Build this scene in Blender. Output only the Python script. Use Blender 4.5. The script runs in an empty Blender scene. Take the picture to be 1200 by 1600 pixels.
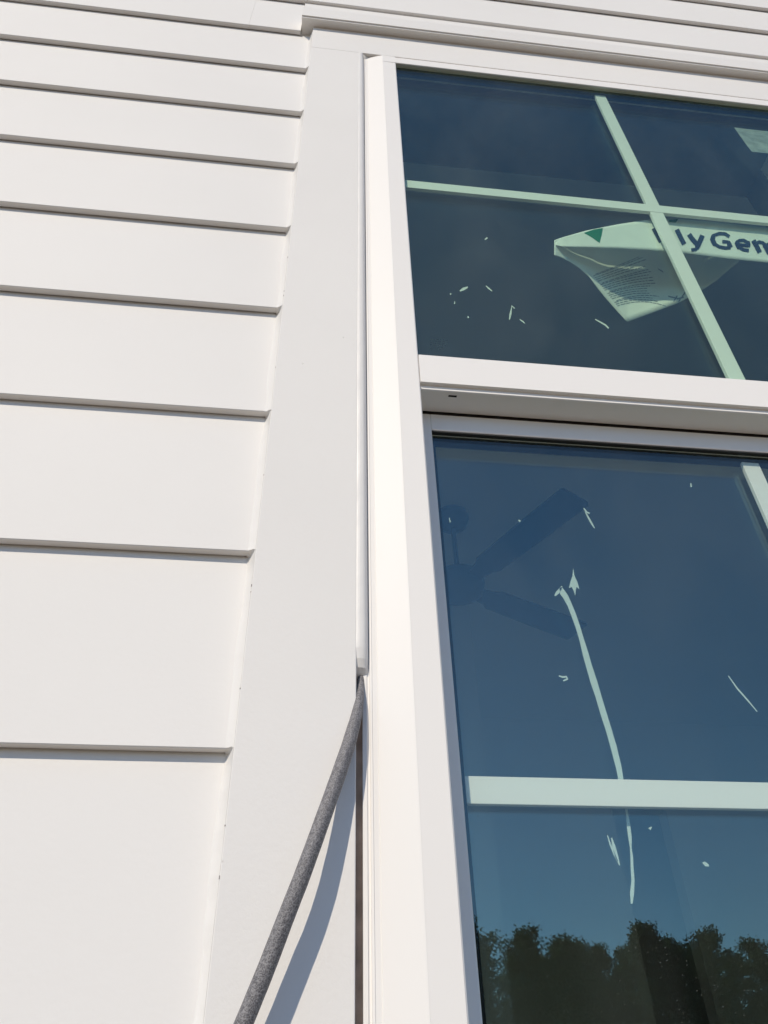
import bpy, bmesh, math, random
from mathutils import Vector, Matrix, noise

random.seed(7)
SC = bpy.context.scene
COL = SC.collection
RAD = math.radians

# ------------------------------------------------------------------ camera
CZ = 1.6                                    # lens height above the ground
F_PX = 1179.2                               # focal length in photo pixels (1200 x 1600)
RIGHT = Vector((0.9935282, -0.11181817, -0.01996035))
UP = Vector((-0.05605831, -0.63554516, 0.77002585))
FWD = Vector((0.09878858, 0.76392346, 0.63770038))
cam_d = bpy.data.cameras.new('camera')
cam = bpy.data.objects.new('camera', cam_d)
COL.objects.link(cam)
m = Matrix((RIGHT, UP, -FWD)).transposed().to_4x4()
m.translation = Vector((0, 0, CZ))
cam.matrix_world = m
cam_d.sensor_fit = 'VERTICAL'
cam_d.sensor_height = 24.0
cam_d.lens = F_PX / 1600 * 24.0
cam_d.clip_start = 0.01
cam_d.clip_end = 3000
SC.camera = cam

# ------------------------------------------------------------------ sky and sun
SUN_AZ = RAD(28.0)      # to the left of the wall's normal
SUN_EL = RAD(39.5)
SUN = Vector((-math.sin(SUN_AZ) * math.cos(SUN_EL), -math.cos(SUN_AZ) * math.cos(SUN_EL), math.sin(SUN_EL)))
world = bpy.data.worlds.new('World')
SC.world = world
world.use_nodes = True
wn = world.node_tree
sky = wn.nodes.new('ShaderNodeTexSky')
sky.sky_type = 'NISHITA'
sky.sun_disc = False
sky.sun_elevation = SUN_EL
sky.sun_rotation = math.atan2(SUN.x, SUN.y)
sky.air_density = 1.0
sky.dust_density = 0.0
sky.ozone_density = 3.0
wn.links.new(sky.outputs[0], wn.nodes['Background'].inputs[0])
wn.nodes['Background'].inputs[1].default_value = 0.14
sun_d = bpy.data.lights.new('sun', 'SUN')
sun_d.energy = 3.26
sun_d.angle = RAD(0.53)
sun_d.color = (1.0, 0.885, 0.72)
sun_o = bpy.data.objects.new('sun', sun_d)
COL.objects.link(sun_o)
sun_o.rotation_euler = (-SUN).to_track_quat('-Z', 'Y').to_euler()
SC.view_settings.view_transform = 'Standard'
SC.view_settings.look = 'None'
SC.view_settings.exposure = 0.0
SC.view_settings.gamma = 1.0
SC.cycles.max_bounces = 12
SC.cycles.transparent_max_bounces = 32
SC.cycles.diffuse_bounces = 6


# ------------------------------------------------------------------ helpers
def ray(px, py):
    d = RIGHT * ((px - 600) / F_PX) - UP * ((py - 800) / F_PX) + FWD
    return d / d.y


def at(px, py, y):
    """point on the wall-parallel plane at depth y behind photo pixel (px, py)"""
    d = ray(px, py)
    return Vector((d.x * y, y, CZ + d.z * y))


def tag(o, label, cat, group=None, kind=None):
    if label:
        o['label'] = label
    if cat:
        o['category'] = cat
    if group:
        o['group'] = group
    if kind:
        o['kind'] = kind
    return o


def empty(name, loc=(0, 0, 0), parent=None):
    o = bpy.data.objects.new(name, None)
    COL.objects.link(o)
    o.empty_display_size = 0.1
    if parent:
        o.parent = parent
        o.location = Vector(loc) - WORLD_LOC[parent]
    else:
        o.location = loc
    WORLD_LOC[o] = Vector(loc)
    return o


WORLD_LOC = {}


def mesh_obj(name, verts, faces, mat, parent=None, smooth=False, bevel=0, solid=0, kind=None):
    me = bpy.data.meshes.new(name)
    off = WORLD_LOC.get(parent, Vector((0, 0, 0))) if parent else Vector((0, 0, 0))
    me.from_pydata([tuple(Vector(v) - off) for v in verts], [], faces)
    me.validate()
    bm = bmesh.new()
    bm.from_mesh(me)
    bmesh.ops.recalc_face_normals(bm, faces=bm.faces)
    if bevel:
        es = [e for e in bm.edges if len(e.link_faces) == 2 and e.calc_face_angle(0) > 0.5]
        bmesh.ops.bevel(bm, geom=es, offset=bevel, segments=2, affect='EDGES', profile=0.5)
    bm.to_mesh(me)
    bm.free()
    if smooth:
        for p in me.polygons:
            p.use_smooth = True
    me.materials.append(mat)
    o = bpy.data.objects.new(name, me)
    COL.objects.link(o)
    if parent:
        o.parent = parent
        WORLD_LOC[o] = off
    else:
        WORLD_LOC[o] = Vector((0, 0, 0))
    if solid:
        md = o.modifiers.new('thickness', 'SOLIDIFY')
        md.thickness = solid
        md.offset = 0
    if kind:
        o['kind'] = kind
    return o


def box(name, x0, x1, y0, y1, z0, z1, mat, parent=None, bevel=0, kind=None):
    v = [(x, y, z) for x in (x0, x1) for y in (y0, y1) for z in (z0, z1)]
    f = [(0, 1, 3, 2), (4, 6, 7, 5), (0, 4, 5, 1), (2, 3, 7, 6), (0, 2, 6, 4), (1, 5, 7, 3)]
    return mesh_obj(name, v, f, mat, parent, bevel=bevel, kind=kind)


def boxes(name, lst, mat, parent=None, kind=None):
    v, f = [], []
    for (x0, x1, y0, y1, z0, z1) in lst:
        b = len(v)
        v += [(x, y, z) for x in (x0, x1) for y in (y0, y1) for z in (z0, z1)]
        f += [tuple(b + i for i in q) for q in [(0, 1, 3, 2), (4, 6, 7, 5), (0, 4, 5, 1), (2, 3, 7, 6), (0, 2, 6, 4), (1, 5, 7, 3)]]
    return mesh_obj(name, v, f, mat, parent, kind=kind)


def extrude(name, prof, axis, a0, a1, mat, parent=None, n=1, jit=None, closed=True, bevel=0, smooth=False):
    """profile of 2-D points swept along 'x' (prof = (y, z)) or 'z' (prof = (x, y))"""
    v, f = [], []
    k = len(prof)
    for i in range(n + 1):
        t = a0 + (a1 - a0) * i / n
        for q, (p0, p1) in enumerate(prof):
            d0, d1 = jit(t, q) if jit else (0, 0)
            v.append((t, p0 + d0, p1 + d1) if axis == 'x' else (p0 + d0, p1 + d1, t))
    for i in range(n):
        for q in range(k if closed else k - 1):
            r = (q + 1) % k
            f.append((i * k + q, i * k + r, (i + 1) * k + r, (i + 1) * k + q))
    if closed:
        f.append(tuple(range(k)))
        f.append(tuple(n * k + q for q in range(k)))
    return mesh_obj(name, v, f, mat, parent, bevel=bevel, smooth=smooth)


# ------------------------------------------------------------------ materials
def mat(name, color, rough=0.5, spec=0.5, var=0.0, vscale=6.0, bump=0.0, bscale=400.0, bdetail=3.0, dents=0.0, metal=0.0, var2=0.0):
    M = bpy.data.materials.new(name)
    M.use_nodes = True
    nt = M.node_tree
    b = nt.nodes['Principled BSDF']
    b.inputs['Base Color'].default_value = (*color, 1)
    b.inputs['Roughness'].default_value = rough
    b.inputs['Specular IOR Level'].default_value = spec
    b.inputs['Metallic'].default_value = metal
    tc = nt.nodes.new('ShaderNodeTexCoord')
    if var:
        n = nt.nodes.new('ShaderNodeTexNoise')
        n.inputs['Scale'].default_value = vscale
        n.inputs['Detail'].default_value = 5
        nt.links.new(tc.outputs['Object'], n.inputs['Vector'])
        r = nt.nodes.new('ShaderNodeMapRange')
        r.inputs[1].default_value = 0.3
        r.inputs[2].default_value = 0.7
        r.inputs[3].default_value = 1 - var
        r.inputs[4].default_value = 1 + var
        nt.links.new(n.outputs[0], r.inputs[0])
        mx = nt.nodes.new('ShaderNodeMix')
        mx.data_type = 'RGBA'
        mx.blend_type = 'MULTIPLY'
        mx.inputs[0].default_value = 1
        mx.inputs[6].default_value = (*color, 1)
        nt.links.new(r.outputs[0], mx.inputs[7])
        nt.links.new(mx.outputs[2], b.inputs['Base Color'])
    if bump:
        n = nt.nodes.new('ShaderNodeTexNoise')
        n.inputs['Scale'].default_value = bscale
        n.inputs['Detail'].default_value = bdetail
        nt.links.new(tc.outputs['Object'], n.inputs['Vector'])
        bp = nt.nodes.new('ShaderNodeBump')
        bp.inputs['Strength'].default_value = bump
        bp.inputs['Distance'].default_value = 0.0006
        nt.links.new(n.outputs[0], bp.inputs['Height'])
        last = bp
        if dents:
            vo = nt.nodes.new('ShaderNodeTexVoronoi')
            vo.inputs['Scale'].default_value = 70
            nt.links.new(tc.outputs['Object'], vo.inputs['Vector'])
            cr = nt.nodes.new('ShaderNodeMapRange')
            cr.inputs[1].default_value = 0.0
            cr.inputs[2].default_value = 0.09
            nt.links.new(vo.outputs['Distance'], cr.inputs[0])
            sp = nt.nodes.new('ShaderNodeSeparateColor')
            nt.links.new(vo.outputs['Color'], sp.inputs[0])
            gt = nt.nodes.new('ShaderNodeMath')
            gt.operation = 'LESS_THAN'
            gt.inputs[1].default_value = 0.88
            nt.links.new(sp.outputs[0], gt.inputs[0])
            mx2 = nt.nodes.new('ShaderNodeMath')
            mx2.operation = 'MAXIMUM'
            nt.links.new(cr.outputs[0], mx2.inputs[0])
            nt.links.new(gt.outputs[0], mx2.inputs[1])
            b2 = nt.nodes.new('ShaderNodeBump')
            b2.inputs['Strength'].default_value = dents
            b2.inputs['Distance'].default_value = 0.0012
            nt.links.new(mx2.outputs[0], b2.inputs['Height'])
            nt.links.new(bp.outputs[0], b2.inputs['Normal'])
            last = b2
        nt.links.new(last.outputs[0], b.inputs['Normal'])
    return M


def glass(name, tint, dust, film, film_scale=(3, 3, 1.2), r0=0.066, graze=0.9):
    """clear float glass: Schlick reflection over tinted transmission, dust specks and a thin smeared film on it"""
    M = bpy.data.materials.new(name)
    M.use_nodes = True
    nt = M.node_tree
    nt.nodes.remove(nt.nodes['Principled BSDF'])
    N, L = nt.nodes.new, nt.links.new
    out = nt.nodes['Material Output']

    def math_(op, a, b=None):
        n = N('ShaderNodeMath')
        n.operation = op
        for i, v in enumerate((a, b)):
            if v is None:
                continue
            if isinstance(v, (int, float)):
                n.inputs[i].default_value = v
            else:
                L(v, n.inputs[i])
        return n.outputs[0]
    g = N('ShaderNodeNewGeometry')
    dt = N('ShaderNodeVectorMath')
    dt.operation = 'DOT_PRODUCT'
    L(g.outputs['Incoming'], dt.inputs[0])
    L(g.outputs['Normal'], dt.inputs[1])
    c = math_('ABSOLUTE', dt.outputs['Value'])
    r = math_('POWER', math_('SUBTRACT', 1.0, c), 5.0)
    fres = math_('ADD', math_('MULTIPLY', r, graze), r0)
    tr = N('ShaderNodeBsdfTransparent')
    tr.inputs[0].default_value = (*tint, 1)
    gl = N('ShaderNodeBsdfGlossy')
    gl.inputs['Roughness'].default_value = 0.0
    gl.inputs['Color'].default_value = (0.64, 0.90, 1.0, 1)
    mx = N('ShaderNodeMixShader')
    L(fres, mx.inputs[0])
    L(tr.outputs[0], mx.inputs[1])
    L(gl.outputs[0], mx.inputs[2])
    last = mx.outputs[0]
    if dust or film:
        tc = N('ShaderNodeTexCoord')
        fac = None
        if dust:
            vo = N('ShaderNodeTexVoronoi')
            vo.inputs['Scale'].default_value = 380
            L(tc.outputs['Object'], vo.inputs['Vector'])
            sp = N('ShaderNodeSeparateColor')
            L(vo.outputs['Color'], sp.inputs[0])
            big = math_('MULTIPLY', math_('POWER', sp.outputs[1], 6.0), 0.16)
            dot = math_('LESS_THAN', vo.outputs['Distance'], math_('ADD', big, 0.085))
            cl = N('ShaderNodeTexNoise')
            cl.inputs['Scale'].default_value = 7
            cl.inputs['Detail'].default_value = 4
            L(tc.outputs['Object'], cl.inputs['Vector'])
            gate = math_('LESS_THAN', sp.outputs[0], math_('MULTIPLY', math_('SUBTRACT', cl.outputs[0], 0.36), 1.0))
            fac = math_('MULTIPLY', math_('MULTIPLY', dot, gate), dust)
        if film:
            mp = N('ShaderNodeMapping')
            mp.inputs['Scale'].default_value = film_scale
            L(tc.outputs['Object'], mp.inputs[0])
            n1 = N('ShaderNodeTexNoise')
            n1.inputs['Scale'].default_value = 2.0
            n1.inputs['Detail'].default_value = 6
            n1.inputs['Distortion'].default_value = 1.2
            L(mp.outputs[0], n1.inputs['Vector'])
            mr = N('ShaderNodeMapRange')
            mr.inputs[1].default_value = 0.42
            mr.inputs[2].default_value = 0.75
            mr.inputs[3].default_value = film * 0.1
            mr.inputs[4].default_value = film
            L(n1.outputs[0], mr.inputs[0])
            fac = math_('MAXIMUM', fac, mr.outputs[0]) if fac is not None else mr.outputs[0]
        df = N('ShaderNodeBsdfDiffuse')
        df.inputs[0].default_value = (0.7, 0.72, 0.70, 1)
        m2 = N('ShaderNodeMixShader')
        L(fac, m2.inputs[0])
        L(last, m2.inputs[1])
        L(df.outputs[0], m2.inputs[2])
        last = m2.outputs[0]
    L(last, out.inputs['Surface'])
    return M


M_SIDING = mat('painted_fibre_cement', (0.805, 0.79, 0.77), 0.6, 0.15, var=0.018, vscale=3.0, bump=0.2, bscale=240)
M_TRIM = mat('painted_trim_board', (0.81, 0.795, 0.775), 0.65, 0.15, var=0.015, vscale=5.0, bump=0.26, bscale=330, bdetail=4, dents=0.6)
M_VINYL = mat('white_vinyl', (0.87, 0.85, 0.825), 0.5, 0.3, var=0.008, vscale=2.0)
M_CAULK = mat('white_caulk', (0.80, 0.785, 0.765), 0.45, 0.4, bump=0.4, bscale=120)
M_SHEATH = mat('bare_sheathing', (0.30, 0.20, 0.15), 0.9, 0.1, var=0.3, vscale=60)
M_GASKET = mat('dark_gasket', (0.02, 0.021, 0.022), 0.7, 0.3)
M_GRILLE = mat('white_grille', (0.86, 0.85, 0.82), 0.45, 0.4)
M_GLASS_U = glass('upper_outer_glass', (0.885, 0.955, 0.895), 0.25, 0.016, r0=0.046, graze=0.42)
M_GLASS_UI = glass('upper_inner_glass', (0.985, 0.992, 0.985), 0.0, 0.006, (2.2, 2.2, 3.0), r0=0.030, graze=0.34)
M_GLASS_L = glass('lower_outer_glass', (0.93, 0.967, 0.94), 0.22, 0.012)
M_GLASS_LI = glass('lower_inner_glass', (0.95, 0.985, 0.965), 0.0, 0.003)
M_ROOM = mat('primed_drywall', (0.84, 0.84, 0.83), 0.8, 0.2, var=0.02, vscale=2)
M_FLOOR = mat('subfloor', (0.62, 0.56, 0.48), 0.7, 0.3, var=0.2, vscale=8)
M_FAN = mat('dark_fan', (0.035, 0.03, 0.028), 0.45, 0.4)
M_PAPER = mat('label_paper', (0.90, 0.90, 0.86), 0.6, 0.3, var=0.03, vscale=30)
M_INK = mat('navy_ink', (0.012, 0.018, 0.06), 0.6, 0.3)
M_GREEN = mat('green_ink', (0.01, 0.20, 0.07), 0.6, 0.3)
M_GREY = mat('grey_ink', (0.24, 0.26, 0.29), 0.7, 0.2)
M_SCRAP = mat('paper_scrap', (0.84, 0.83, 0.80), 0.7, 0.2)
M_ROOF = mat('roof_shingle', (0.08, 0.08, 0.085), 0.9, 0.2, var=0.3, vscale=8)
M_GROUND = mat('sandy_ground', (0.21, 0.165, 0.12), 0.95, 0.1, var=0.25, vscale=0.7)
M_BARK = mat('pine_bark', (0.12, 0.08, 0.055), 0.9, 0.1, var=0.3, vscale=4)


def leaf(name, col, sub):
    M = mat(name, col, 0.7, 0.2, var=0.45, vscale=0.6)
    nt = M.node_tree
    b = nt.nodes['Principled BSDF']
    tl = nt.nodes.new('ShaderNodeBsdfTranslucent')
    tl.inputs[0].default_value = (*sub, 1)
    mx = nt.nodes.new('ShaderNodeMixShader')
    mx.inputs[0].default_value = 0.4
    nt.links.new(b.outputs[0], mx.inputs[1])
    nt.links.new(tl.outputs[0], mx.inputs[2])
    nt.links.new(mx.outputs[0], nt.nodes['Material Output'].inputs[0])
    return M


M_NEEDLE = leaf('pine_needles', (0.055, 0.085, 0.035), (0.10, 0.15, 0.05))
M_BRUSH = leaf('undergrowth_leaves', (0.05, 0.075, 0.03), (0.08, 0.12, 0.04))


def foam():
    M = mat('grey_foam', (0.17, 0.17, 0.18), 0.55, 0.5)
    nt = M.node_tree
    b = nt.nodes['Principled BSDF']
    tc = nt.nodes.new('ShaderNodeTexCoord')
    vo = nt.nodes.new('ShaderNodeTexVoronoi')
    vo.inputs['Scale'].default_value = 1100
    nt.links.new(tc.outputs['Object'], vo.inputs['Vector'])
    no = nt.nodes.new('ShaderNodeTexNoise')
    no.inputs['Scale'].default_value = 420
    no.inputs['Detail'].default_value = 3
    nt.links.new(tc.outputs['Object'], no.inputs['Vector'])
    ad = nt.nodes.new('ShaderNodeMath')
    ad.operation = 'MULTIPLY'
    nt.links.new(vo.outputs['Distance'], ad.inputs[0])
    nt.links.new(no.outputs[0], ad.inputs[1])
    cr = nt.nodes.new('ShaderNodeValToRGB')
    cr.color_ramp.elements[0].position = 0.06
    cr.color_ramp.elements[0].color = (0.065, 0.063, 0.072, 1)
    cr.color_ramp.elements[1].position = 0.36
    cr.color_ramp.elements[1].color = (0.24, 0.235, 0.245, 1)
    nt.links.new(ad.outputs[0], cr.inputs[0])
    nt.links.new(cr.outputs[0], b.inputs['Base Color'])
    bp = nt.nodes.new('ShaderNodeBump')
    bp.inputs['Strength'].default_value = 0.8
    bp.inputs['Distance'].default_value = 0.0006
    nt.links.new(ad.outputs[0], bp.inputs['Height'])
    nt.links.new(bp.outputs[0], b.inputs['Normal'])
    return M


M_FOAM = foam()

# ------------------------------------------------------------------ ground
ground = mesh_obj('ground', [(-600, -600, 0), (600, -600, 0), (600, 600, 0), (-600, 600, 0)], [(0, 1, 2, 3)], M_GROUND)
tag(ground, None, None, kind='structure')

# ------------------------------------------------------------------ house wall
Y_LIP, Y_BACK, Y_SHEATH, Y_TRIM = 0.539, 0.5464, 0.560, 0.532
EXPO = 0.178
Z9 = CZ + 0.2189                      # lower edge of the lowest lap in view
X_TL0, X_TL1 = -0.0441, 0.0438        # left side casing
X_C = 0.500                           # centre line of the window
X_TR0, X_TR1 = 2 * X_C - X_TL1, 2 * X_C - X_TL0
X_W0, X_W1 = -2.9, 4.3
Z_CAS0, Z_CAS1 = CZ + 1.549, CZ + 1.6505
Z_CAP0, Z_CAP1 = CZ + 1.6515, CZ + 1.698
Y_CAP = 0.5148
X_CAPL = at(472, 22, Y_CAP).x
X_CAPR = 2 * X_C - X_CAPL
Z_SILL0, Z_SILL1 = CZ - 0.42, CZ - 0.335
WALL_TOP = 5.05

house = empty('house', (X_C, 3.2, 0))
tag(house, 'white lap-sided house wall with white casing boards framing the window', 'house')


def lap_y(z):
    """depth of the siding face at height z"""
    k = math.floor((z - Z9) / EXPO)
    return Y_LIP + (z - Z9 - k * EXPO) / EXPO * 0.0090


def siding(x0, x1, z0, z1, seed):
    prof = [(Y_LIP + 0.0007, z0), (Y_LIP, z0 + 0.0007), (Y_LIP + 0.0090 * (z1 - z0) / EXPO + 0.0014, z1 + 0.028),
            (Y_LIP + 0.0098 * (z1 - z0) / EXPO + 0.0095, z1 + 0.028), (Y_BACK, z0)]

    def jit(t, q):
        a = noise.noise(Vector((t * 2.3, seed * 3.7, 0.0)))
        b = noise.noise(Vector((t * 21, seed * 5.1, 4.0)))
        return (a * 0.0005, a * 0.0009 + b * 0.00022 if q in (0, 1, 4) else 0)
    n = max(2, int((x1 - x0) / 0.045))
    return extrude('siding_board', prof, 'x', x0, x1, M_SIDING, house, n=n, jit=jit)


k0 = -int((Z9 - 0.30) / EXPO)
k1 = int((WALL_TOP - Z9) / EXPO) - 1
for k in range(k0, k1 + 1):
    z = Z9 + k * EXPO
    zt = z + EXPO
    if zt <= Z_SILL0 + 0.02 or z >= Z_CAP1 + 0.01:
        xs = [X_W0, X_W1]
        if k == 10:
            xs = [X_W0, -1.3, at(1155, 28, Y_LIP).x, X_W1]
        elif k == 9:
            xs = [X_W0, -0.9, 1.9, X_W1]
        elif k == 11:
            xs = [X_W0, 0.05, 3.0, X_W1]
        elif k % 3 == 0:
            xs = [X_W0, -0.2 + 0.3 * (k % 5), 2.6, X_W1]
        else:
            xs = [X_W0, 1.1 - 0.5 * (k % 4), X_W1]
        for a, b in zip(xs[:-1], xs[1:]):
            siding(a + 0.0005, b - 0.0005, z, zt, k + a)
    elif z < Z_CAP1 < zt:
        xl = at(388, 40, Y_LIP).x
        siding(X_W0, xl - 0.00015, z, zt, k)
        siding(xl + 0.00015, X_CAPL - 0.0015, z + 0.0006, zt, k + 0.3)
        siding(X_CAPL - 0.0006, X_CAPR + 0.0006, Z_CAP1 + 0.004, zt, k + .5)
        siding(X_CAPR + 0.0015, X_W1, z, zt, k + .7)
    else:
        siding(X_W0, X_TL0 - 0.0012, z, zt, k + .11)
        siding(X_TR1 + 0.0012, X_W1, z, zt, k + .21)
# framing behind the boards, with the window opening left free
boxes('sheathing', [(X_W0, 0.0475, Y_SHEATH, 0.69, 0.28, WALL_TOP), (2 * X_C - 0.0475, X_W1, Y_SHEATH, 0.69, 0.28, WALL_TOP),
                    (0.0475, 2 * X_C - 0.0475, Y_SHEATH, 0.69, CZ + 1.556, WALL_TOP), (0.0475, 2 * X_C - 0.0475, Y_SHEATH, 0.69, 0.28, CZ - 0.345)],
      M_SHEATH, house)
box('side_casing', X_TL0, X_TL1, Y_TRIM, 0.5595, Z_SILL0 + .002, Z_CAS0 - 0.0013, M_TRIM, house, bevel=0.0008)
box('side_casing', X_TR0, X_TR1, Y_TRIM, 0.5595, Z_SILL0 + .002, Z_CAS0 - 0.0013, M_TRIM, house, bevel=0.0008)
box('head_casing', X_TL0, X_TR1, Y_TRIM + 0.0004, 0.5595, Z_CAS0, Z_CAS1, M_TRIM, house, bevel=0.0008)
box('sill_casing', X_TR0 - 0.9202, X_TR0 - .001, Y_TRIM, 0.5595, Z_SILL0, Z_SILL1, M_TRIM, house, bevel=0.0008)
# drip cap: flat soffit, small bead at its lower front edge
cap_prof = [(0.5597, Z_CAP0), (Y_CAP + 0.0062, Z_CAP0), (Y_CAP + 0.0062, Z_CAP0 - 0.0022), (Y_CAP + 0.0028, Z_CAP0 - 0.0026), (Y_CAP + 0.0022, Z_CAP0 + 0.0012),
            (Y_CAP, Z_CAP0 + 0.0014), (Y_CAP, Z_CAP1 - 0.002), (Y_CAP + 0.0015, Z_CAP1), (0.5597, Z_CAP1 + 0.003)]
extrude('drip_cap', cap_prof, 'x', X_CAPL, X_CAPR, M_SIDING, house, n=1)
DY0, DY1, DZ0, DZ1 = 1.3, 2.15, 0.58, 2.65          # unseen opening added in the end wall so sunlight brightens the room
# house body that shuts the room off from the sky
boxes('end_wall', [(X_W0 - .02, X_W0 + .16, 0.70, DY0, 0.0, WALL_TOP), (X_W0 - .02, X_W0 + .16, DY1, 6.4, 0.0, WALL_TOP), (X_W0 - .02, X_W0 + .16, DY0, DY1, DZ1, WALL_TOP), (X_W0 - .02, X_W0 + .16, DY0, DY1, 0.0, DZ0)], M_SIDING, house)
boxes('end_wall', [(X_W1 - .16, X_W1 + .02, 0.70, 6.4, 0.0, WALL_TOP), ], M_SIDING, house)
box('rear_wall', X_W0, X_W1, 6.2, 6.4, 0.0, WALL_TOP, M_SIDING, house)
box('foundation', X_W0 + .01, X_W1 - .01, 0.575, 6.35, -0.3, 0.30, mat('concrete', (0.34, 0.33, 0.31), 0.9, 0.2, var=.1, vscale=4), house)
extrude('roof', [(0.25, WALL_TOP - 0.02), (3.4, WALL_TOP + 1.7), (6.75, WALL_TOP - 0.02), (6.75, WALL_TOP + 0.16), (3.4, WALL_TOP + 1.88), (0.25, WALL_TOP + 0.16)],
        'x', X_W0 - 0.3, X_W1 + 0.3, M_ROOF, house)

# caulk between siding and left casing: a fillet that follows every lap
v, f = [], []
zs = []
for k in range(-9, 8):
    z = Z9 + k * EXPO
    zs += [z + 0.0004] + [z + EXPO * t for t in (.06, .12, .2, .28, .36, .44, .52, .6, .68, .76, .84, .9, .95)] + [z + EXPO - 0.008, z + EXPO - 0.0012]
zs = [z for z in zs if Z_SILL0 < z < Z_CAP0]
for z in zs:
    w = 0.0076 + 0.0028 * noise.noise(Vector((z * 14, 0, 0))) + 0.0012 * noise.noise(Vector((z * 70, 3, 0)))
    ys = lap_y(z)
    e = 0.0008 * noise.noise(Vector((z * 55, 9, 2))) + 0.0006 * noise.noise(Vector((z * 260, 9, 2)))
    for u in (0, .25, .5, .75, 1.0):
        x = X_TL0 - 0.0002 - w * u
        yy = (Y_TRIM + 0.0022 + e) * (1 - u) ** 1.6 + (ys + 0.0004 * (u > .9)) * (1 - (1 - u) ** 1.6)
        v.append((x, yy, z))
n = 5
for i in range(len(zs) - 1):
    for q in range(n - 1):
        f.append((i * n + q, i * n + q + 1, (i + 1) * n + q + 1, (i + 1) * n + q))
mesh_obj('caulk_bead', v, f, M_CAULK, house, smooth=False)

# small voids where the caulk has pulled away from the casing's edge
rv = random.Random(21)
vo_ = []
for py in [402, 455, 462, 574, 641, 742, 915, 925, 1076, 1290, 1371]:
    p = at(488 - 0.1104 * (py - 60) + rv.uniform(-1.2, 1.2), py, Y_TRIM + 0.0006)
    h_ = rv.uniform(.0006, .0022)
    w_ = rv.uniform(.0003, .0007)
    vo_.append((X_TL0 - w_ * .6, X_TL0 + w_ * .5, Y_TRIM - .0001, Y_TRIM + .0012, p.z - h_ / 2, p.z + h_ / 2))
boxes('caulk_void', vo_, mat('shadow_grey', (0.34, 0.31, 0.29), .9, .1), house, kind='stuff')

# caulk between left casing and window frame, stopping where the backer rod hangs out
v, f = [], []
Z_BEAD = at(564, 1053, 0.535).z
zz = [Z_BEAD + t for t in (0, .002, .006, .013, .022)]
while zz[-1] < Z_CAS0 - 0.012:
    zz.append(zz[-1] + 0.010)
zz.append(Z_CAS0 - 0.0003)
BEAD = [(0.0433, 0.5322), (0.0446, 0.5319), (0.0463, 0.5317), (0.0480, 0.5318), (0.0495, 0.5321), (0.0507, 0.5327), (0.0517, 0.5338), (0.0525, 0.5352), (0.0538, 0.5390)]
n = 9
for i, z in enumerate(zz):
    e = 0.0005 * noise.noise(Vector((z * 25, 1, 0))) + 0.00022 * noise.noise(Vector((z * 140, 1, 5)))
    s = [0.25, 0.55, 0.78, 0.93, 1.0][i] if i < 5 else 1.0
    for q in range(n):
        u = q / (n - 1)
        x, yy = BEAD[q]
        yy += e * math.sin(math.pi * u)
        v.append((x + (0.0003 * noise.noise(Vector((z * 60, 7, u))) if q == 0 else 0), 0.549 + (yy - 0.549) * s, z))
for i in range(len(zz) - 1):
    for q in range(n - 1):
        f.append((i * n + q, i * n + q + 1, (i + 1) * n + q + 1, (i + 1) * n + q))
b0 = len(v)
v += [(0.0434, 0.556, zz[0] + .0006), (0.0532, 0.556, zz[0] + .0006)]
f.append(tuple(list(range(n)) + [b0 + 1, b0]))
mesh_obj('caulk_bead', v, f, M_CAULK, house, smooth=False)
box('joint_backing', 0.0439, 0.0494, 0.5440, 0.5590, Z_SILL1 + .01, Z_BEAD + .02, mat('brown_backing', (0.34, 0.26, 0.21), .9, .1, var=.2, vscale=80), house)
# smear of caulk at the inner corner under the head casing
v = [(0.0436, 0.5318, Z_CAS0 - 0.003), (0.052, 0.5335, Z_CAS0 + 0.0015), (0.064, 0.539, Z_CAS0 + 0.001), (0.078, 0.5425, Z_CAS0 - .0005), (0.079, 0.546, Z_CAS0 - 0.008), (0.066, 0.5455, Z_CAS0 - 0.009), (0.054, 0.5475, Z_CAS0 - 0.013), (0.0445, 0.5345, Z_CAS0 - 0.010)]
mesh_obj('caulk_smear', v, [(0, 1, 6, 7), (1, 2, 5, 6), (2, 3, 4, 5)], M_CAULK, house, smooth=True, solid=0.001)

# ------------------------------------------------------------------ window
window = empty('sash_window', (X_C, 0.60, CZ - 0.345))
tag(window, 'white vinyl single-hung window with grilles between its dusty panes', 'sash window')
Y_B = 0.531
Z_HEAD = CZ + 1.516
Z_RAIL0, Z_RAIL1 = CZ + 0.631, CZ + 0.6777
Z_BOT = CZ - 0.275
JX = 0.112
jamb = [(0.0495, 0.655), (0.0495, 0.5407), (0.0526, 0.5404), (0.0529, 0.5416), (0.0547, 0.5416), (0.0550, 0.5396), (0.0566, 0.5393), (0.0571, 0.5399), (0.0608, 0.5396), (0.0614, 0.5389),
        (0.0874, 0.5314), (0.0884, 0.5312), (0.0890, 0.5313), (0.1108, 0.5316), (JX, 0.5326), (JX, 0.655)]
Z_J0, Z_J1 = CZ - 0.335, CZ + 1.5455
extrude('jamb', jamb, 'z', Z_J0, Z_J1, M_VINYL, window)
extrude('jamb', [(2 * X_C - x, y) for x, y in jamb], 'z', Z_J0, Z_J1, M_VINYL, window)
JR = 2 * X_C - JX
extrude('head_frame', [(0.5322, Z_HEAD), (Y_B, Z_HEAD + 0.001), (Y_B, Z_HEAD + 0.0245), (0.5460, Z_J1), (0.559, Z_J1), (0.559, Z_HEAD + 0.006), (0.5366, Z_HEAD + 0.003)],
        'x', JX - 0.0245, JR + 0.0245, M_VINYL, window)
extrude('window_sill', [(0.522, Z_J0), (0.522, Z_BOT - 0.02), (0.56, Z_BOT), (0.655, Z_BOT + 0.004), (0.655, Z_J0)], 'x', JX + .0004, JR - .0004, M_VINYL, window)
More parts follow.
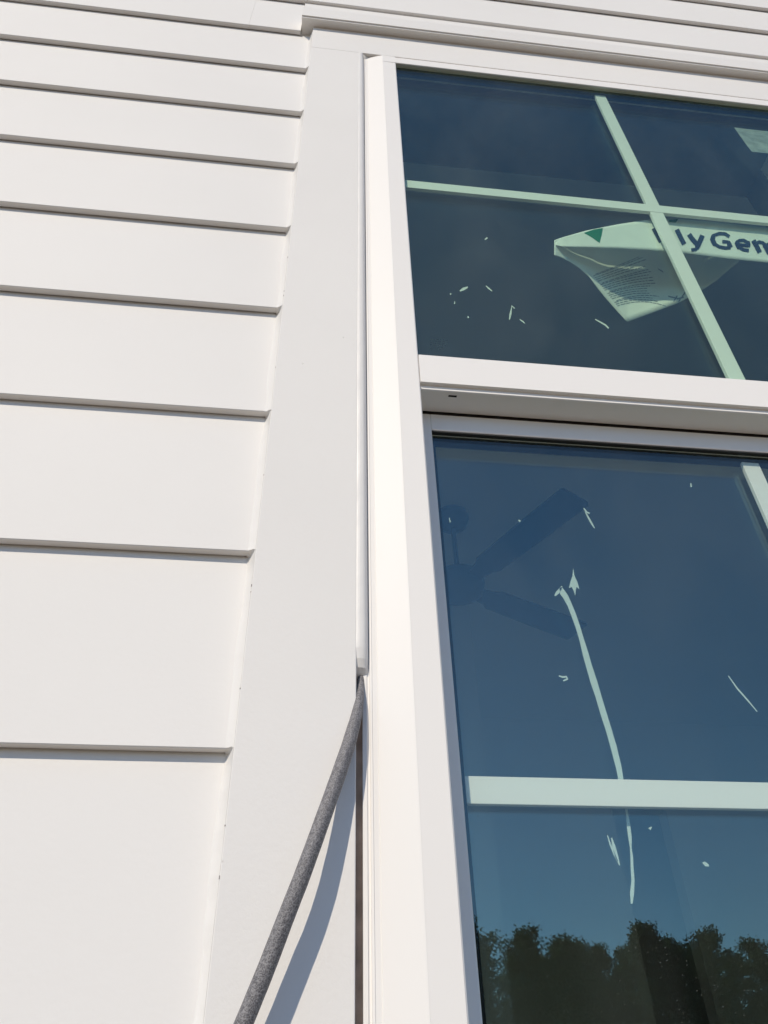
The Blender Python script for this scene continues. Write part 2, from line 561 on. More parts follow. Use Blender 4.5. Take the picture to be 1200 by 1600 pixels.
# meeting rail: broad face, groove and lower lip
rail = extrude('meeting_rail', [(Y_B + 0.0005, Z_RAIL1 - 0.0008), (Y_B + 0.0005, Z_RAIL0), (0.5362, Z_RAIL0 - 0.0002), (0.5362, Z_RAIL0 - 0.0063), (0.5372, Z_RAIL0 - 0.0072), (0.5672, Z_RAIL0 - 0.0072),
                                (0.5672, Z_RAIL1 - .003), (0.5380, Z_RAIL1), (Y_B + 0.0013, Z_RAIL1)], 'x', JX + 0.0006, JR - 0.0006, M_VINYL, window)
wp = at(706.5, 614, 0.543)
zz0 = Z_RAIL0 - 0.0072
mesh_obj('weep_slot', [(wp.x - .0046, .5415, zz0 - .0002), (wp.x + .0046, .5415, zz0 - .0002), (wp.x + .0046, .5440, zz0 - .0002), (wp.x - .0046, .5440, zz0 - .0002)],
         [(0, 1, 2, 3)], M_GASKET, rail, solid=0.0002)


def pane(name, x0, x1, y0, y1, z0, z1, mt, parent):
    return box(name, x0, x1, y0, y1, z0, z1, mt, parent)


def grille(parent, y0, y1, x0, x1, z0, z1, zc, hw, xc=X_C):
    box('grille_bar', x0, x1, y0, y1, zc - hw, zc + hw, M_GRILLE, parent, bevel=0.0005)
    box('grille_bar', xc - hw * .95, xc + hw * .95, y0 + 0.0003, y1 + .0003, zc + hw + 0.0003, z1, M_GRILLE, parent, bevel=0.0005)
    box('grille_bar', xc - hw * .95, xc + hw * .95, y0 + 0.0003, y1 + .0003, z0, zc - hw - 0.0003, M_GRILLE, parent, bevel=0.0005)


# fixed upper light
UX0, UX1 = JX - 0.006, JR + 0.006
up = boxes('upper_sash', [(UX0, UX0 + .008, .5403, .5528, Z_RAIL1 - .012, Z_HEAD + .012), (UX1 - .008, UX1, .5403, .5528, Z_RAIL1 - .012, Z_HEAD + .012),
                          (UX0 + .008, UX1 - .008, .5403, .5528, Z_HEAD - .004, Z_HEAD + .012), (UX0 + .008, UX1 - .008, .5403, .5528, Z_RAIL1 - .012, Z_RAIL1 - 0.004)], M_GASKET, window)
box('glass_pane', UX0, UX1, 0.5372, 0.5400, Z_RAIL1 - .012, Z_HEAD + 0.012, M_GLASS_U, up)
box('glass_pane', UX0, UX1, 0.5530, 0.5558, Z_RAIL1 - .012, Z_HEAD + 0.012, M_GLASS_UI, up)
grille(up, 0.5443, 0.5495, UX0 + .008, UX1 - .008, Z_RAIL1 - 0.004, Z_HEAD - .0045, CZ + 1.0935, 0.0110, 0.5035)

# lower sash
S_Y = 0.5674
SX = 0.1284
SR = 2 * X_C - SX
Z_LT = CZ + 0.5944
Z_LB = CZ - 0.215
G0 = 0.5728
ZS0, ZS1 = Z_BOT + 0.004, Z_RAIL0 - 0.0120
stile = [(JX + 0.0008, S_Y), (SX - 0.001, S_Y), (SX, S_Y + .001), (SX + 0.001, G0), (SX + 0.001, 0.612), (JX + 0.0008, 0.612)]
V_, F_ = [], []


def add_sweep(prof, axis, a0, a1):
    b = len(V_)
    k = len(prof)
    for t in (a0, a1):
        for p0, p1 in prof:
            V_.append((t, p0, p1) if axis == 'x' else (p0, p1, t))
    for q in range(k):
        r = (q + 1) % k
        F_.append((b + q, b + r, b + k + r, b + k + q))
    F_.append(tuple(b + q for q in range(k)))
    F_.append(tuple(b + k + q for q in range(k)))


add_sweep(stile, 'z', ZS0, ZS1)
add_sweep([(2 * X_C - x, y) for x, y in stile], 'z', ZS0, ZS1)
add_sweep([(S_Y, Z_LT + .001), (S_Y, ZS1), (0.612, ZS1), (0.612, Z_LT - .001), (G0, Z_LT - .001), (S_Y + .001, Z_LT)], 'x', SX, SR)
add_sweep([(S_Y, ZS0), (S_Y, Z_LB), (G0, Z_LB + .001), (0.612, Z_LB + .001), (0.612, ZS0)], 'x', SX + .0012, SR - .0012)
low = mesh_obj('lower_sash', V_, F_, M_VINYL, window)
LX0, LX1 = SX + 0.0002, SR - 0.0002
box('glass_pane', LX0, LX1, 0.5730, 0.5755, Z_LB, Z_LT, M_GLASS_L, low)
box('glass_pane', LX0, LX1, 0.5880, 0.5905, Z_LB, Z_LT, M_GLASS_LI, low)
boxes('edge_spacer', [(LX0 + .0008, LX0 + .004, .5757, .5878, Z_LB + .001, Z_LT - .001), (LX1 - .004, LX1 - .0008, .5757, .5878, Z_LB + .001, Z_LT - .001),
                      (LX0 + .004, LX1 - .004, .5757, .5878, Z_LT - .006, Z_LT - .001), (LX0 + .004, LX1 - .004, .5757, .5878, Z_LB + .001, Z_LB + .006)], M_GASKET, low)
box('glazing_gasket', SX, SR, 0.5681, 0.5729, Z_LT - .0022, Z_LT - .0002, M_GASKET, low)
grille(low, 0.5785, 0.5835, LX0 + .004, LX1 - .004, Z_LB + .006, Z_LT - .0065, CZ + 0.2068, 0.0108)
box('gap_shade_filler', JX + .001, JR - .001, 0.5740, 0.600, ZS1 - .0002, Z_RAIL0 + .01, mat('gap_shade_grey', (0.10, 0.09, 0.09), .9, .1), window)  # dark filler painted as the shade in the gap below the meeting rail
# inside extension jamb and stool
boxes('jamb_extension', [(0.060, JX, .6555, .715, Z_J0, Z_J1), (JR, JR + .052, .6555, .715, Z_J0, Z_J1), (JX, JR, .5595, .715, Z_HEAD + .008, Z_J1), (JX, JR, .6555, .74, Z_J0, Z_BOT)], mat('raw_stud', (0.20, 0.14, 0.09), .8, .2, var=.15, vscale=20), window)

# ---- torn paper scraps and specks left on the room side of the glass
Y_SU, Y_SL = 0.5561, 0.5908


def scrap(pts, y, parent, th=0.0003):
    P = [at(px, py, y) for px, py in pts]
    k = len(P)
    vv = [tuple(p) for p in P] + [(p.x, p.y + th, p.z) for p in P]
    ff = [tuple(range(k)), tuple(range(2 * k - 1, k - 1, -1))] + [(i, (i + 1) % k, k + (i + 1) % k, k + i) for i in range(k)]
    return mesh_obj('paper_scrap', vv, ff, M_SCRAP, parent)


def ribbon(cl, y, parent):
    """centre line in pixels with half widths"""
    L, R_ = [], []
    for i, (px, py, w) in enumerate(cl):
        a = cl[max(0, i - 1)]
        b = cl[min(len(cl) - 1, i + 1)]
        dx, dy = b[0] - a[0], b[1] - a[1]
        ln = math.hypot(dx, dy)
        L.append((px - dy / ln * w, py + dx / ln * w))
        R_.append((px + dy / ln * w, py - dx / ln * w))
    vv, ff = [], []
    for (p, q) in zip(L, R_):
        vv += [tuple(at(*p, y)), tuple(at(*q, y))]
    for i in range(len(cl) - 1):
        ff.append((2 * i, 2 * i + 1, 2 * i + 3, 2 * i + 2))
    return mesh_obj('paper_scrap', vv, ff, M_SCRAP, parent, solid=0.0003)


ribbon([(876, 918, 2), (879, 926, 4.5), (884, 933, 4.2), (890, 945, 3.6), (896, 960, 3.8), (903, 980, 3.6), (909, 1000, 3.6), (915, 1022, 4.6), (920, 1040, 4.6), (928, 1066, 5.2), (935, 1088, 4.6), (943, 1115, 4.8),
        (951, 1140, 4.6), (959, 1168, 4.8), (967, 1200, 4.4), (973, 1235, 3.5), (980, 1272, 1.8), (982, 1290, 2.8), (984.5, 1310, 2.6), (985.5, 1325, 1.2), (987, 1338, 2.0), (987.5, 1355, 2.2), (989, 1375, 2.4), (987.5, 1395, 3.2), (987, 1412, 1.4)], Y_SL, low)
ribbon([(867, 931, 1), (871, 926, 2.6), (875, 921, 2), (878, 916, 1)], Y_SL, low)
scrap([(895.5, 888), (897.5, 899), (902, 909), (905.5, 921), (901, 917), (899.5, 922), (899, 931), (896, 922), (893, 917), (889, 919), (891.5, 908), (894.5, 900)], Y_SL, low)
ribbon([(912, 794, .8), (917, 801, 1.4), (921.5, 802, .8)], Y_SL, low)
ribbon([(914, 799, .6), (920, 810, 1.4), (925, 819, 1.3), (929, 825.5, .5)], Y_SL, low)
ribbon([(1138, 1056, .6), (1152, 1076, 1.2), (1168, 1094, 1.2), (1183, 1112, .6)], Y_SL, low)
ribbon([(873, 1056, .8), (879, 1058, 1.5), (885, 1057.5, 1.6), (886.5, 1061, 1.8), (880, 1064, 1)], Y_SL, low)
ribbon([(949, 1305, .6), (953, 1318, 1.2), (959, 1333, 1.4), (965, 1346, .8)], Y_SL, low)
ribbon([(955.5, 1309, .9), (959, 1322, 2.4), (963.5, 1338, 2.4), (968, 1352, .8)], Y_SL, low)
scrap([(1097, 1348), (1101, 1346), (1107, 1350), (1108, 1354), (1102, 1353.5)], Y_SL, low)
scrap([(1012.5, 1294), (1015.5, 1292.5), (1019, 1291), (1017, 1297)], Y_SL, low)
ribbon([(1079.3, 755, .7), (1080, 761, 1.3)], Y_SL, low)
ribbon([(702, 809, .5), (703.5, 816, .9)], Y_SL, low)
ribbon([(810, 812.5, .8), (813, 815, 1.5)], Y_SL, low)
# on the upper glass
scrap([(718, 454), (723, 449.5), (731, 447.5), (731, 450), (725, 453.5), (719, 455.5)], Y_SU, up)
ribbon([(759, 446.5, .6), (764, 451, 1.2), (769, 455, .6)], Y_SU, up)
ribbon([(796, 499.5, .7), (797.5, 491, 1.6), (799, 483, .8), (799.5, 478, .9), (804, 482, .9)], Y_SU, up)
ribbon([(812, 499, .6), (817, 502.5, 1), (820, 505.5, .5)], Y_SU, up)
ribbon([(930, 499, .7), (939, 504, 1.1), (946, 508, 1.2), (951, 513, 1.1)], Y_SU, up)
ribbon([(757.5, 374.5, .9), (761.5, 371.5, 1.3)], Y_SU, up)
ribbon([(703, 459, .8), (705, 460, 1.2)], Y_SU, up)
ribbon([(710.5, 471, .5), (710.2, 475, .9)], Y_SU, up)
ribbon([(731, 494, .7), (732, 497, 1.1)], Y_SU, up)
# maker's stamp etched in the corner of the upper glass: short illegible rows
rows = []
random.seed(3)
for r_ in range(6):
    px = 672
    w_end = [700, 700, 698, 697, 693, 688][r_]
    while px < w_end:
        w = random.uniform(2, 6)
        p, q = at(px, 529 + r_ * 3.0 + (px - 672) * .07, .5401), at(min(px + w, w_end), 530.3 + r_ * 3.0 + (px - 672) * .07, .5401)
        rows.append((p.x, q.x, .5401, .5402, q.z, p.z))
        px += w + random.uniform(1, 2.2)
boxes('glass_stamp', rows, M_GASKET, up)

# ------------------------------------------------------------------ backer rod
Y_T = Y_TRIM
rod = [(564.5, 1040, 0.5475, 2.5), (564.5, 1054, 0.5440, 2.6), (563.5, 1070, 0.5405, 2.9), (562, 1088, 0.5355, 3.4), (559, 1108, 0.5325, 3.9), (554.5, 1128, 0.5292, 4.5), (548.5, 1150, 0.5263, 4.9), (541, 1175, 0.5232, 5.1),
       (530, 1207, 0.5196, 5.2), (516, 1247, 0.5155, 5.2), (500, 1292, 0.5122, 5.25), (484, 1336, 0.5102, 5.25), (466, 1384, 0.5097, 5.25), (444, 1440, 0.5105, 5.3), (420, 1503, 0.5115, 5.3), (397, 1560, 0.5120, 5.3), (378, 1606, 0.5122, 5.3), (352, 1668, 0.512, 5.3), (322, 1745, 0.511, 5.3), (295, 1830, .509, 5.3), (278, 1920, .507, 5.3)]
cu = [(at(a, b, y), r / 1000) for a, b, y, r in rod]
# smooth resample
pts = []
for i in range(len(cu) - 1):
    p0, p1, p2, p3 = [cu[max(0, min(len(cu) - 1, i + d))] for d in (-1, 0, 1, 2)]
    for s in range(5):
        t = s / 5
        h = lambda a, b, c, d: 0.5 * ((2 * b) + (c - a) * t + (2 * a - 5 * b + 4 * c - d) * t * t + (3 * b - a - 3 * c + d) * t ** 3)
        pts.append((h(p0[0], p1[0], p2[0], p3[0]), h(p0[1], p1[1], p2[1], p3[1])))
pts.append(cu[-1])
v, f = [], []
SEG = 20
for i, (p, r) in enumerate(pts):
    d = (pts[min(i + 1, len(pts) - 1)][0] - pts[max(i - 1, 0)][0]).normalized()
    a = d.cross(Vector((0, 1, 0))).normalized()
    b = a.cross(d)
    for q in range(SEG):
        t = 2 * math.pi * q / SEG
        rr = r * (1 + 0.025 * noise.noise(Vector((i * .4, math.cos(t) * 1.5, math.sin(t) * 1.5))))
        v.append(p + a * (rr * math.cos(t)) + b * (rr * math.sin(t)))
for i in range(len(pts) - 1):
    for q in range(SEG):
        f.append((i * SEG + q, i * SEG + (q + 1) % SEG, (i + 1) * SEG + (q + 1) % SEG, (i + 1) * SEG + q))
f.append(tuple(range(SEG)))
f.append(tuple((len(pts) - 1) * SEG + q for q in range(SEG)))
rod_o = mesh_obj('backer_rod', v, f, M_FOAM, smooth=True)
tag(rod_o, 'grey foam backer rod hanging out of the open joint beside the window', 'foam rod')

# ------------------------------------------------------------------ paper label peeling off the upper light
label = empty('product_label', tuple(at(1020, 380, 0.557)))
tag(label, 'white printed paper label peeling off inside the upper glass, lower corner folded', 'label')


def interp(lst, t):
    for (a, b) in zip(lst[:-1], lst[1:]):
        if t <= b[0]:
            u = (t - a[0]) / (b[0] - a[0])
            return [a[i] + (b[i] - a[i]) * u for i in range(1, len(a))]
    return list(lst[-1][1:])


# strip: px -> top py, bottom py, depth top, depth bottom
STRIP = [(868, 374.5, 383, .560, .560), (880, 370.5, 385.5, .5578, .5582), (915, 360.5, 386.5, .5572, .5580), (965, 350.5, 388, .5570, .5584), (1018, 342.5, 391, .5570, .5590), (1060, 342, 394.5, .5570, .5590), (1110, 346, 400.5, .5570, .5585), (1160, 351, 406.5, .5570, .558), (1205, 356, 411, .5570, .5578), (1290, 366, 423, .5570, .5576)]


def strip_pt(px, v_, lift=0.0):
    t, b, yt, yb = interp(STRIP, px)
    y = yt + (yb - yt) * v_ - 0.0004 * math.sin(px * .045) * v_ - lift
    y += 0.0005 * noise.noise(Vector((px * .05, v_ * 2.0, 1.0)))
    return at(px, t + (b - t) * v_, y)


v, f = [], []
NX, NV = 150, 10
for i in range(NX + 1):
    px = 868 + (1290 - 868) * i / NX
    for j in range(NV + 1):
        v.append(strip_pt(px, j / NV))
for i in range(NX):
    for j in range(NV):
        f.append((i * (NV + 1) + j, i * (NV + 1) + j + 1, (i + 1) * (NV + 1) + j + 1, (i + 1) * (NV + 1) + j))
mesh_obj('printed_strip', v, f, M_PAPER, label, smooth=True, solid=0.0002)

# folded part hanging behind the strip; px -> top, bottom, depth top, depth bottom
FOLD = [(866, 376, 399, .5600, .5600), (876, 374, 402, .566, .566), (890, 372, 409, .574, .573), (905, 372, 419, .582, .580), (920, 372, 432, .588, .587), (935, 372, 452, .593, .595), (950, 373, 470, .597, .601), (965, 374, 487, .600, .606), (980, 375, 503, .602, .610), (1000, 376, 495.5, .604, .611), (1030, 378, 484.5, .606, .611), (1058, 380, 474, .606, .610), (1080, 381, 463, .605, .608), (1100, 383, 451, .601, .604), (1120, 385, 438, .594, .596), (1140, 387, 420, .582, .584), (1155, 390, 409, .572, .572)]


def fold_pt(px, v_, lift=0.0):
    t, b, yt, yb = interp(FOLD, px)
    t = interp(STRIP, max(px, 868))[0] + 0.8
    y = .5588 + (yb - .5588) * (1 - (1 - v_) ** 3.2) + 0.0012 * math.sin(px * .05 + v_ * 3) * min(1, (px - 866) / 60) * v_ - lift + 0.0030 * v_ * (1 - v_) * noise.noise(Vector((px * .035, v_ * 3.0, 5.0)))
    return at(px, t + (b - t) * v_, y)


v, f = [], []
NX, NV = 110, 16
for i in range(NX + 1):
    px = 866 + (1155 - 866) * i / NX
    for j in range(NV + 1):
        v.append(fold_pt(px, j / NV))
for i in range(NX):
    for j in range(NV):
        f.append((i * (NV + 1) + j, i * (NV + 1) + j + 1, (i + 1) * (NV + 1) + j + 1, (i + 1) * (NV + 1) + j))
mesh_obj('folded_flap', v, f, M_PAPER, label, smooth=True, solid=0.0002)

# green triangle of the emblem
tri = [(912, 0.09), (943, 0.0), (938, 0.72)]
v = [strip_pt(912, .10, .0004), strip_pt(928, .02, .0004), strip_pt(942, .03, .0004), strip_pt(940, .40, .0004), strip_pt(937, .76, .0004), strip_pt(924, .42, .0004)]
mesh_obj('emblem_triangle', v, [(0, 1, 2, 3, 4, 5)], M_GREEN, label)
v = [strip_pt(1044, .03, .0004), strip_pt(1060, .0, .0004), strip_pt(1056, .11, .0004), strip_pt(1046, .10, .0004)]
mesh_obj('emblem_triangle', v, [(0, 1, 2, 3)], M_GREEN, label)

# bold lettering "Ply Gem" printed on the strip, stroke by stroke (centre lines in photo pixels)
STROKES = [
    [(1021.5, 356.5), (1027, 367), (1033, 378)],                                                             # P
    [(1021.5, 358.8), (1031, 359.5), (1038, 362), (1040.5, 366), (1036, 369.5), (1027, 369)],
    [(1057.5, 358.5), (1063, 370), (1069, 381.5)],                                                           # l
    [(1076.5, 366), (1083, 375), (1090.5, 383)],                                                             # y
    [(1097.5, 367.5), (1094, 376), (1090.5, 384), (1087, 389.5), (1080, 390.5)],
    [(1139.5, 369.5), (1133, 365.2), (1124, 364.6), (1115.5, 367.5), (1113, 374), (1116.5, 381), (1124, 385.5), (1133, 387.3), (1141.5, 386.6)],   # G
    [(1128.5, 377.2), (1137.5, 377.8), (1141.5, 386.4)],
    [(1152.5, 381.8), (1161, 382.8), (1169.5, 383.8), (1168.5, 379), (1162, 375.2), (1155, 375.6), (1151.5, 380), (1154.5, 386), (1161.5, 390), (1170, 391)],   # e
    [(1177, 375.5), (1182, 384), (1187, 394)],                                                               # m
    [(1180.5, 381), (1186, 377.8), (1192, 379.2), (1196.5, 385), (1202, 396)],
    [(1196.5, 384), (1201.5, 380.6), (1208, 382), (1212.5, 387.5), (1218, 398)],
]
v, f = [], []
for si, sk in enumerate(STROKES):
    fine = []
    for (p, q) in zip(sk[:-1], sk[1:]):
        for t in range(4):
            fine.append((p[0] + (q[0] - p[0]) * t / 4, p[1] + (q[1] - p[1]) * t / 4))
    fine.append(sk[-1])
    b0 = len(v)
    for i, (px, py) in enumerate(fine):
        a_, b_ = fine[max(0, i - 3)], fine[min(len(fine) - 1, i + 3)]
        dx, dy = b_[0] - a_[0], b_[1] - a_[1]
        ln = math.hypot(dx, dy)
        hw = 2.5 if abs(dx) > abs(dy) else 3.7
        for sg in (-1, 1):
            qx, qy = px - dy / ln * hw * sg, py + dx / ln * hw * sg
            t, bt = interp(STRIP, qx)[:2]
            v.append(strip_pt(qx, (qy - t) / (bt - t), 0.0007 + 0.00004 * si))
    for i in range(len(fine) - 1):
        f.append((b0 + 2 * i, b0 + 2 * i + 1, b0 + 2 * i + 3, b0 + 2 * i + 2))
mesh_obj('lettering', v, f, M_INK, label)

# rows of small print on the folded flap, running up to the right
v, f = [], []
random.seed(11)


def fold_px(px, py, lift):
    t, b, yt, yb = interp(FOLD, px)
    t = interp(STRIP, max(px, 868))[0] + 0.8
    return fold_pt(px, (py - t) / max(b - t, 1), lift)


def dash(p0, p1, h):
    b = len(v)
    for (a, c) in (p0, p1):
        v.append(fold_px(a, c, .0005))
        v.append(fold_px(a, c + h, .0005))
    f.append((b, b + 1, b + 3, b + 2))


for r_ in range(19):
    x0 = 925 + r_ * 2.2 + (5 if r_ % 5 == 0 else 0)
    y0 = 428 + r_ * 2.75
    x = x0
    xe = 1010 + r_ * 2.0 - random.uniform(0, 26)
    while x < xe:
        w = random.uniform(3, 8)
        g = lambda q: y0 - (q - x0) * 0.36 - (q - x0) ** 2 * 0.0006 + (0.0003 * r_ * (q - x0) ** 2)
        xb = min(x + w, xe)
        tt, bb, _, _ = interp(FOLD, x)
        if g(x) < bb - 5 and g(xb) > tt + 8:
            dash((x, g(x)), (xb, g(xb)), 1.1)
        x += w + 1.3
for (a, b, c, d) in [(1044, 462, 1062, 466), (1052, 470, 1058, 461), (1057, 466, 1068, 463), (1060, 470, 1070, 456), (1028, 419, 1036, 424), (1033, 417, 1035, 425)]:
    n_ = len(v)
    v += [fold_px(a, b, .0005), fold_px(c, d, .0005), fold_px(c + .8, d + 2.2, .0005), fold_px(a + .8, b + 2.2, .0005)]
    f.append((n_, n_ + 1, n_ + 2, n_ + 3))
mesh_obj('small_print', v, f, M_GREY, label, kind='stuff')

# second sticker at the right of the upper glass
st = scrap([(1147, 199), (1172, 202), (1206, 206), (1262, 213), (1300, 249), (1206, 240), (1175, 237), (1167, 227)], Y_SU, None)
st.name = 'sticker'
st.data.materials[0] = mat('mottled_sticker', (0.40, 0.42, 0.40), .7, .2, var=.25, vscale=60)  # mottled mid grey, darker than the label paper
tag(st, 'plain pale sticker on the upper glass, above the printed paper label', 'sticker')

# ------------------------------------------------------------------ room behind the window
RX0, RX1, RY0, RY1, RZ0, RZ1 = X_W0 + .17, X_W1 - .17, 0.6905, 6.15, 0.56, 3.86


def struct(o):
    o['kind'] = 'structure'
    return o


struct(box('floor', RX0, RX1, RY0, RY1, 0.50, RZ0, M_FLOOR))
struct(box('ceiling', RX0, RX1, RY0, RY1, RZ1, RZ1 + .1, M_ROOM))
struct(boxes('wall', [(RX0, 0.060, RY0, .712, RZ0, RZ1), (2 * X_C - .060, RX1, RY0, .712, RZ0, RZ1), (.060, 2 * X_C - .060, RY0, .712, CZ + 1.546, RZ1), (.060, 2 * X_C - .060, RY0, .712, RZ0, CZ - .336)], M_ROOM))
struct(boxes('wall', [(RX0, RX0 + .1, .7125, DY0, RZ0, RZ1), (RX0, RX0 + .1, DY1, RY1, RZ0, RZ1), (RX0, RX0 + .1, DY0, DY1, DZ1, RZ1)], M_ROOM))
struct(box('wall', RX1 - .1, RX1, .7125, RY1, RZ0, RZ1, M_ROOM))
# back wall with a narrow unlit opening
YB = 4.9
struct(boxes('wall', [(RX0 + .1, .429 * YB, YB, YB + .12, RZ0, RZ1), (.505 * YB, RX1 - .1, YB, YB + .12, RZ0, RZ1), (.429 * YB, .505 * YB, YB, YB + .12, CZ + .335 * YB, RZ1)], M_ROOM))
struct(box('wall', RX0, RX1, RY1 - .1, RY1, RZ0, RZ1, M_ROOM))
struct(box('wall', .15, .262 * 3.1, 3.1, 3.22, RZ0, RZ1, M_ROOM))

# ------------------------------------------------------------------ ceiling fan
HUB = Vector((0.672, 2.70, CZ + 1.855))
fan = empty('ceiling_fan', (HUB.x, HUB.y, RZ1))
tag(fan, 'dark four-blade ceiling fan on a downrod seen through the lower glass', 'ceiling fan')


def lathe(name, prof, c, mt, parent, seg=28):
    vv, ff = [], []
    for (r, z) in prof:
        for q in range(seg):
            t = 2 * math.pi * q / seg
            vv.append((c.x + r * math.cos(t), c.y + r * math.sin(t), z))
    for i in range(len(prof) - 1):
        for q in range(seg):
            ff.append((i * seg + q, i * seg + (q + 1) % seg, (i + 1) * seg + (q + 1) % seg, (i + 1) * seg + q))
    ff.append(tuple(range(seg)))
    ff.append(tuple((len(prof) - 1) * seg + q for q in range(seg)))
    return mesh_obj(name, vv, ff, mt, parent, smooth=True)


lathe('canopy', [(.075, RZ1), (.078, RZ1 - .03), (.065, RZ1 - .065), (.03, RZ1 - .085), (.018, RZ1 - .09)], HUB, M_FAN, fan)
lathe('downrod', [(.012, RZ1 - .085), (.012, HUB.z + .07)], HUB, M_FAN, fan, 12)
lathe('motor', [(.03, HUB.z + .09), (.06, HUB.z + .075), (.10, HUB.z + .05), (.115, HUB.z + .01), (.105, HUB.z - .035), (.06, HUB.z - .06), (.02, HUB.z - .065)], HUB, M_FAN, fan)
for ang in (-63, 27, 117, 207):
    a = RAD(ang)
    u = Vector((math.cos(a), math.sin(a), 0))
    w = Vector((-math.sin(a), math.cos(a), -0.12)).normalized()
    z0 = HUB.z - .005
    vv = []
    st_ = [(.10, .035), (.17, .045), (.20, .062), (.45, .068), (.71, .070), (.722, .060)]
    for (r, hw) in st_:
        for s in (-1, 1):
            for h in (-.004, .004):
                vv.append(Vector((HUB.x, HUB.y, z0 + h)) + u * r + w * (hw * s))
    ff = []
    for i in range(len(st_) - 1):
        b = 4 * i
        ff += [(b, b + 4, b + 6, b + 2), (b + 1, b + 3, b + 7, b + 5), (b, b + 1, b + 5, b + 4), (b + 2, b + 6, b + 7, b + 3)]
    ff += [(0, 2, 3, 1), (len(vv) - 4, len(vv) - 3, len(vv) - 1, len(vv) - 2)]
    mesh_obj('blade', vv, ff, M_FAN, fan)


# ------------------------------------------------------------------ pines across the lot, mirrored in the glass
def limb(vv, ff, p0, p1, r0, r1, seg=7):
    d = (p1 - p0).normalized()
    a = d.orthogonal().normalized()
    b = d.cross(a)
    s = len(vv)
    for p, r in ((p0, r0), (p1, r1)):
        for q in range(seg):
            t = 2 * math.pi * q / seg
            vv.append(p + a * r * math.cos(t) + b * r * math.sin(t))
    for q in range(seg):
        ff.append((s + q, s + (q + 1) % seg, s + seg + (q + 1) % seg, s + seg + q))


def tuft(vv, ff, c, s, rnd):
    for _ in range(2):
        n_ = Vector((rnd.gauss(0, 1), rnd.gauss(0, 1), rnd.gauss(0, 1))).normalized()
        a = n_.orthogonal().normalized() * s * rnd.uniform(.6, 1.2)
        b = n_.cross(a).normalized() * s * rnd.uniform(.3, .7)
        k = len(vv)
        vv += [c - a, c + b, c + a, c - b]
        ff.append((k, k + 1, k + 2, k + 3))


def pine_meshes(seed, h, base, spread):
    rnd = random.Random(seed)
    tv, tf, cv, cf = [], [], [], []
    p = Vector((0, 0, -0.1))
    bend = Vector((rnd.uniform(-.3, .3), rnd.uniform(-.3, .3), 0))
    nodes = []
    for i in range(9):
        t0, t1 = i / 8, (i + 1) / 8
        q = Vector((bend.x * t1 ** 2 * 2, bend.y * t1 ** 2 * 2, h * min(t1, 1) * .95))
        limb(tv, tf, p, q, .21 * (1 - t0 * .85), .21 * (1 - t1 * .8), 9)
        p = q
        nodes.append(q)
        if i == 7:
            break
    nb = 44
    for i in range(nb):
        t = base + (1 - base) * (i / nb) ** .9
        c = Vector((bend.x * t * t * 2, bend.y * t * t * 2, h * .95 * t))
        prof = (1 - ((t - base) / (1 - base)) ** 1.8) * .85 + .22
        ln = spread * prof * rnd.uniform(.35, 1.35)
        a = rnd.uniform(0, 2 * math.pi)
        tip = c + Vector((math.cos(a) * ln, math.sin(a) * ln, ln * rnd.uniform(.05, .5)))
        limb(tv, tf, c, tip, .05, .015, 5)
        for _ in range(10):
            u = rnd.uniform(.35, 1.08)
            cc = c.lerp(tip, u) + Vector((rnd.gauss(0, .22), rnd.gauss(0, .22), rnd.gauss(.1, .2)))
            for _ in range(20):
                tuft(cv, cf, cc + Vector((rnd.gauss(0, .24), rnd.gauss(0, .24), rnd.gauss(0, .2))), .115, rnd)
    return (tv, tf), (cv, cf)


def to_mesh(name, vf, mt):
    me_ = bpy.data.meshes.new(name)
    me_.from_pydata([tuple(a) for a in vf[0]], [], vf[1])
    me_.materials.append(mt)
    return me_


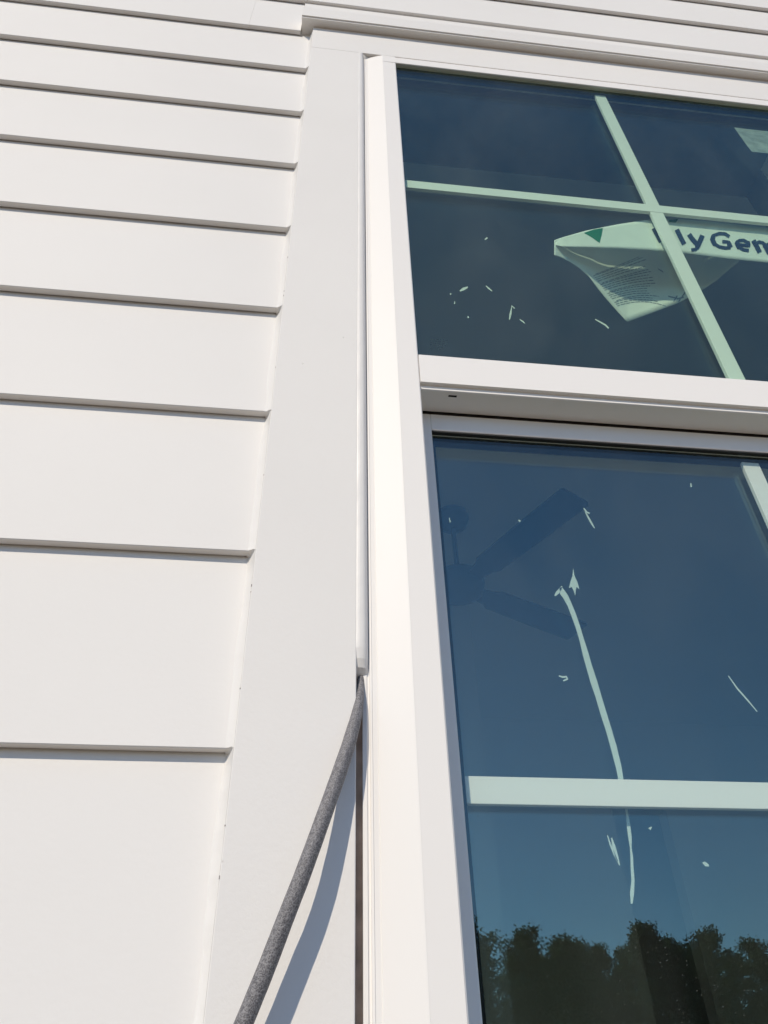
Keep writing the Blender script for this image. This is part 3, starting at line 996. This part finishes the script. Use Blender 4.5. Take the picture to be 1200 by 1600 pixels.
KINDS = []
for s, (h, base, spread) in enumerate([(14.0, .45, 2.5), (12.7, .38, 2.4), (14.6, .5, 2.2), (13.0, .35, 2.7)]):
    t_, c_ = pine_meshes(20 + s, h, base, spread)
    KINDS.append((to_mesh('trunk', t_, M_BARK), to_mesh('crown', c_, M_NEEDLE)))
rnd = random.Random(5)
spots = []
for i in range(46):
    x = 5 + i * 1.6 + rnd.uniform(-1.1, 1.1)
    x_k = 1.01 + .11 * math.exp(-((x - 17.5) / 4.5) ** 2)
    spots.append((x, -(63 + rnd.uniform(-5, 8)), x_k * rnd.uniform(.93, 1.04), 0))
for i in range(22):
    spots.append((4 + i * 3.6 + rnd.uniform(-1.2, 1.2), -(76 + rnd.uniform(-4, 8)), rnd.uniform(1.02, 1.16), 1))
for i in range(10):
    spots.append((-6 - i * 5.2 + rnd.uniform(-1.5, 1.5), -(66 + rnd.uniform(-6, 12)), rnd.uniform(.85, 1.1), 0))
for i, (x, y, s, row) in enumerate(spots):
    tr_, cr_ = KINDS[rnd.randrange(4)]
    r = empty('pine_tree', (x, y, 0))
    r.rotation_euler.z = rnd.uniform(0, 6.28)
    r.scale = (s, s, s)
    tag(r, 'tall dark green pine in the tree line mirrored in the lower glass' if row == 0 else 'dark green pine standing behind the front row of mirrored trees', 'tree', 'pines in the mirrored tree line' if row == 0 else 'pines behind the mirrored tree line')
    for n_, me_ in (('trunk', tr_), ('crown', cr_)):
        o = bpy.data.objects.new(n_, me_)
        COL.objects.link(o)
        o.parent = r
# brush that closes the wood below the crowns
v, f = [], []
for i in range(24000):
    x = rnd.uniform(-60, 100)
    y = -rnd.uniform(66, 92)
    hgt = 8.8 + 1.6 * noise.noise(Vector((x * .16, y * .1, 0)))
    z = hgt * (1 - rnd.random() ** 2.0)
    tuft(v, f, Vector((x, y, max(.2, z))), rnd.uniform(.22, .48), rnd)
br = mesh_obj('undergrowth', v, f, M_BRUSH)
tag(br, 'dense green undergrowth filling the wood below the pines', 'undergrowth', kind='stuff')
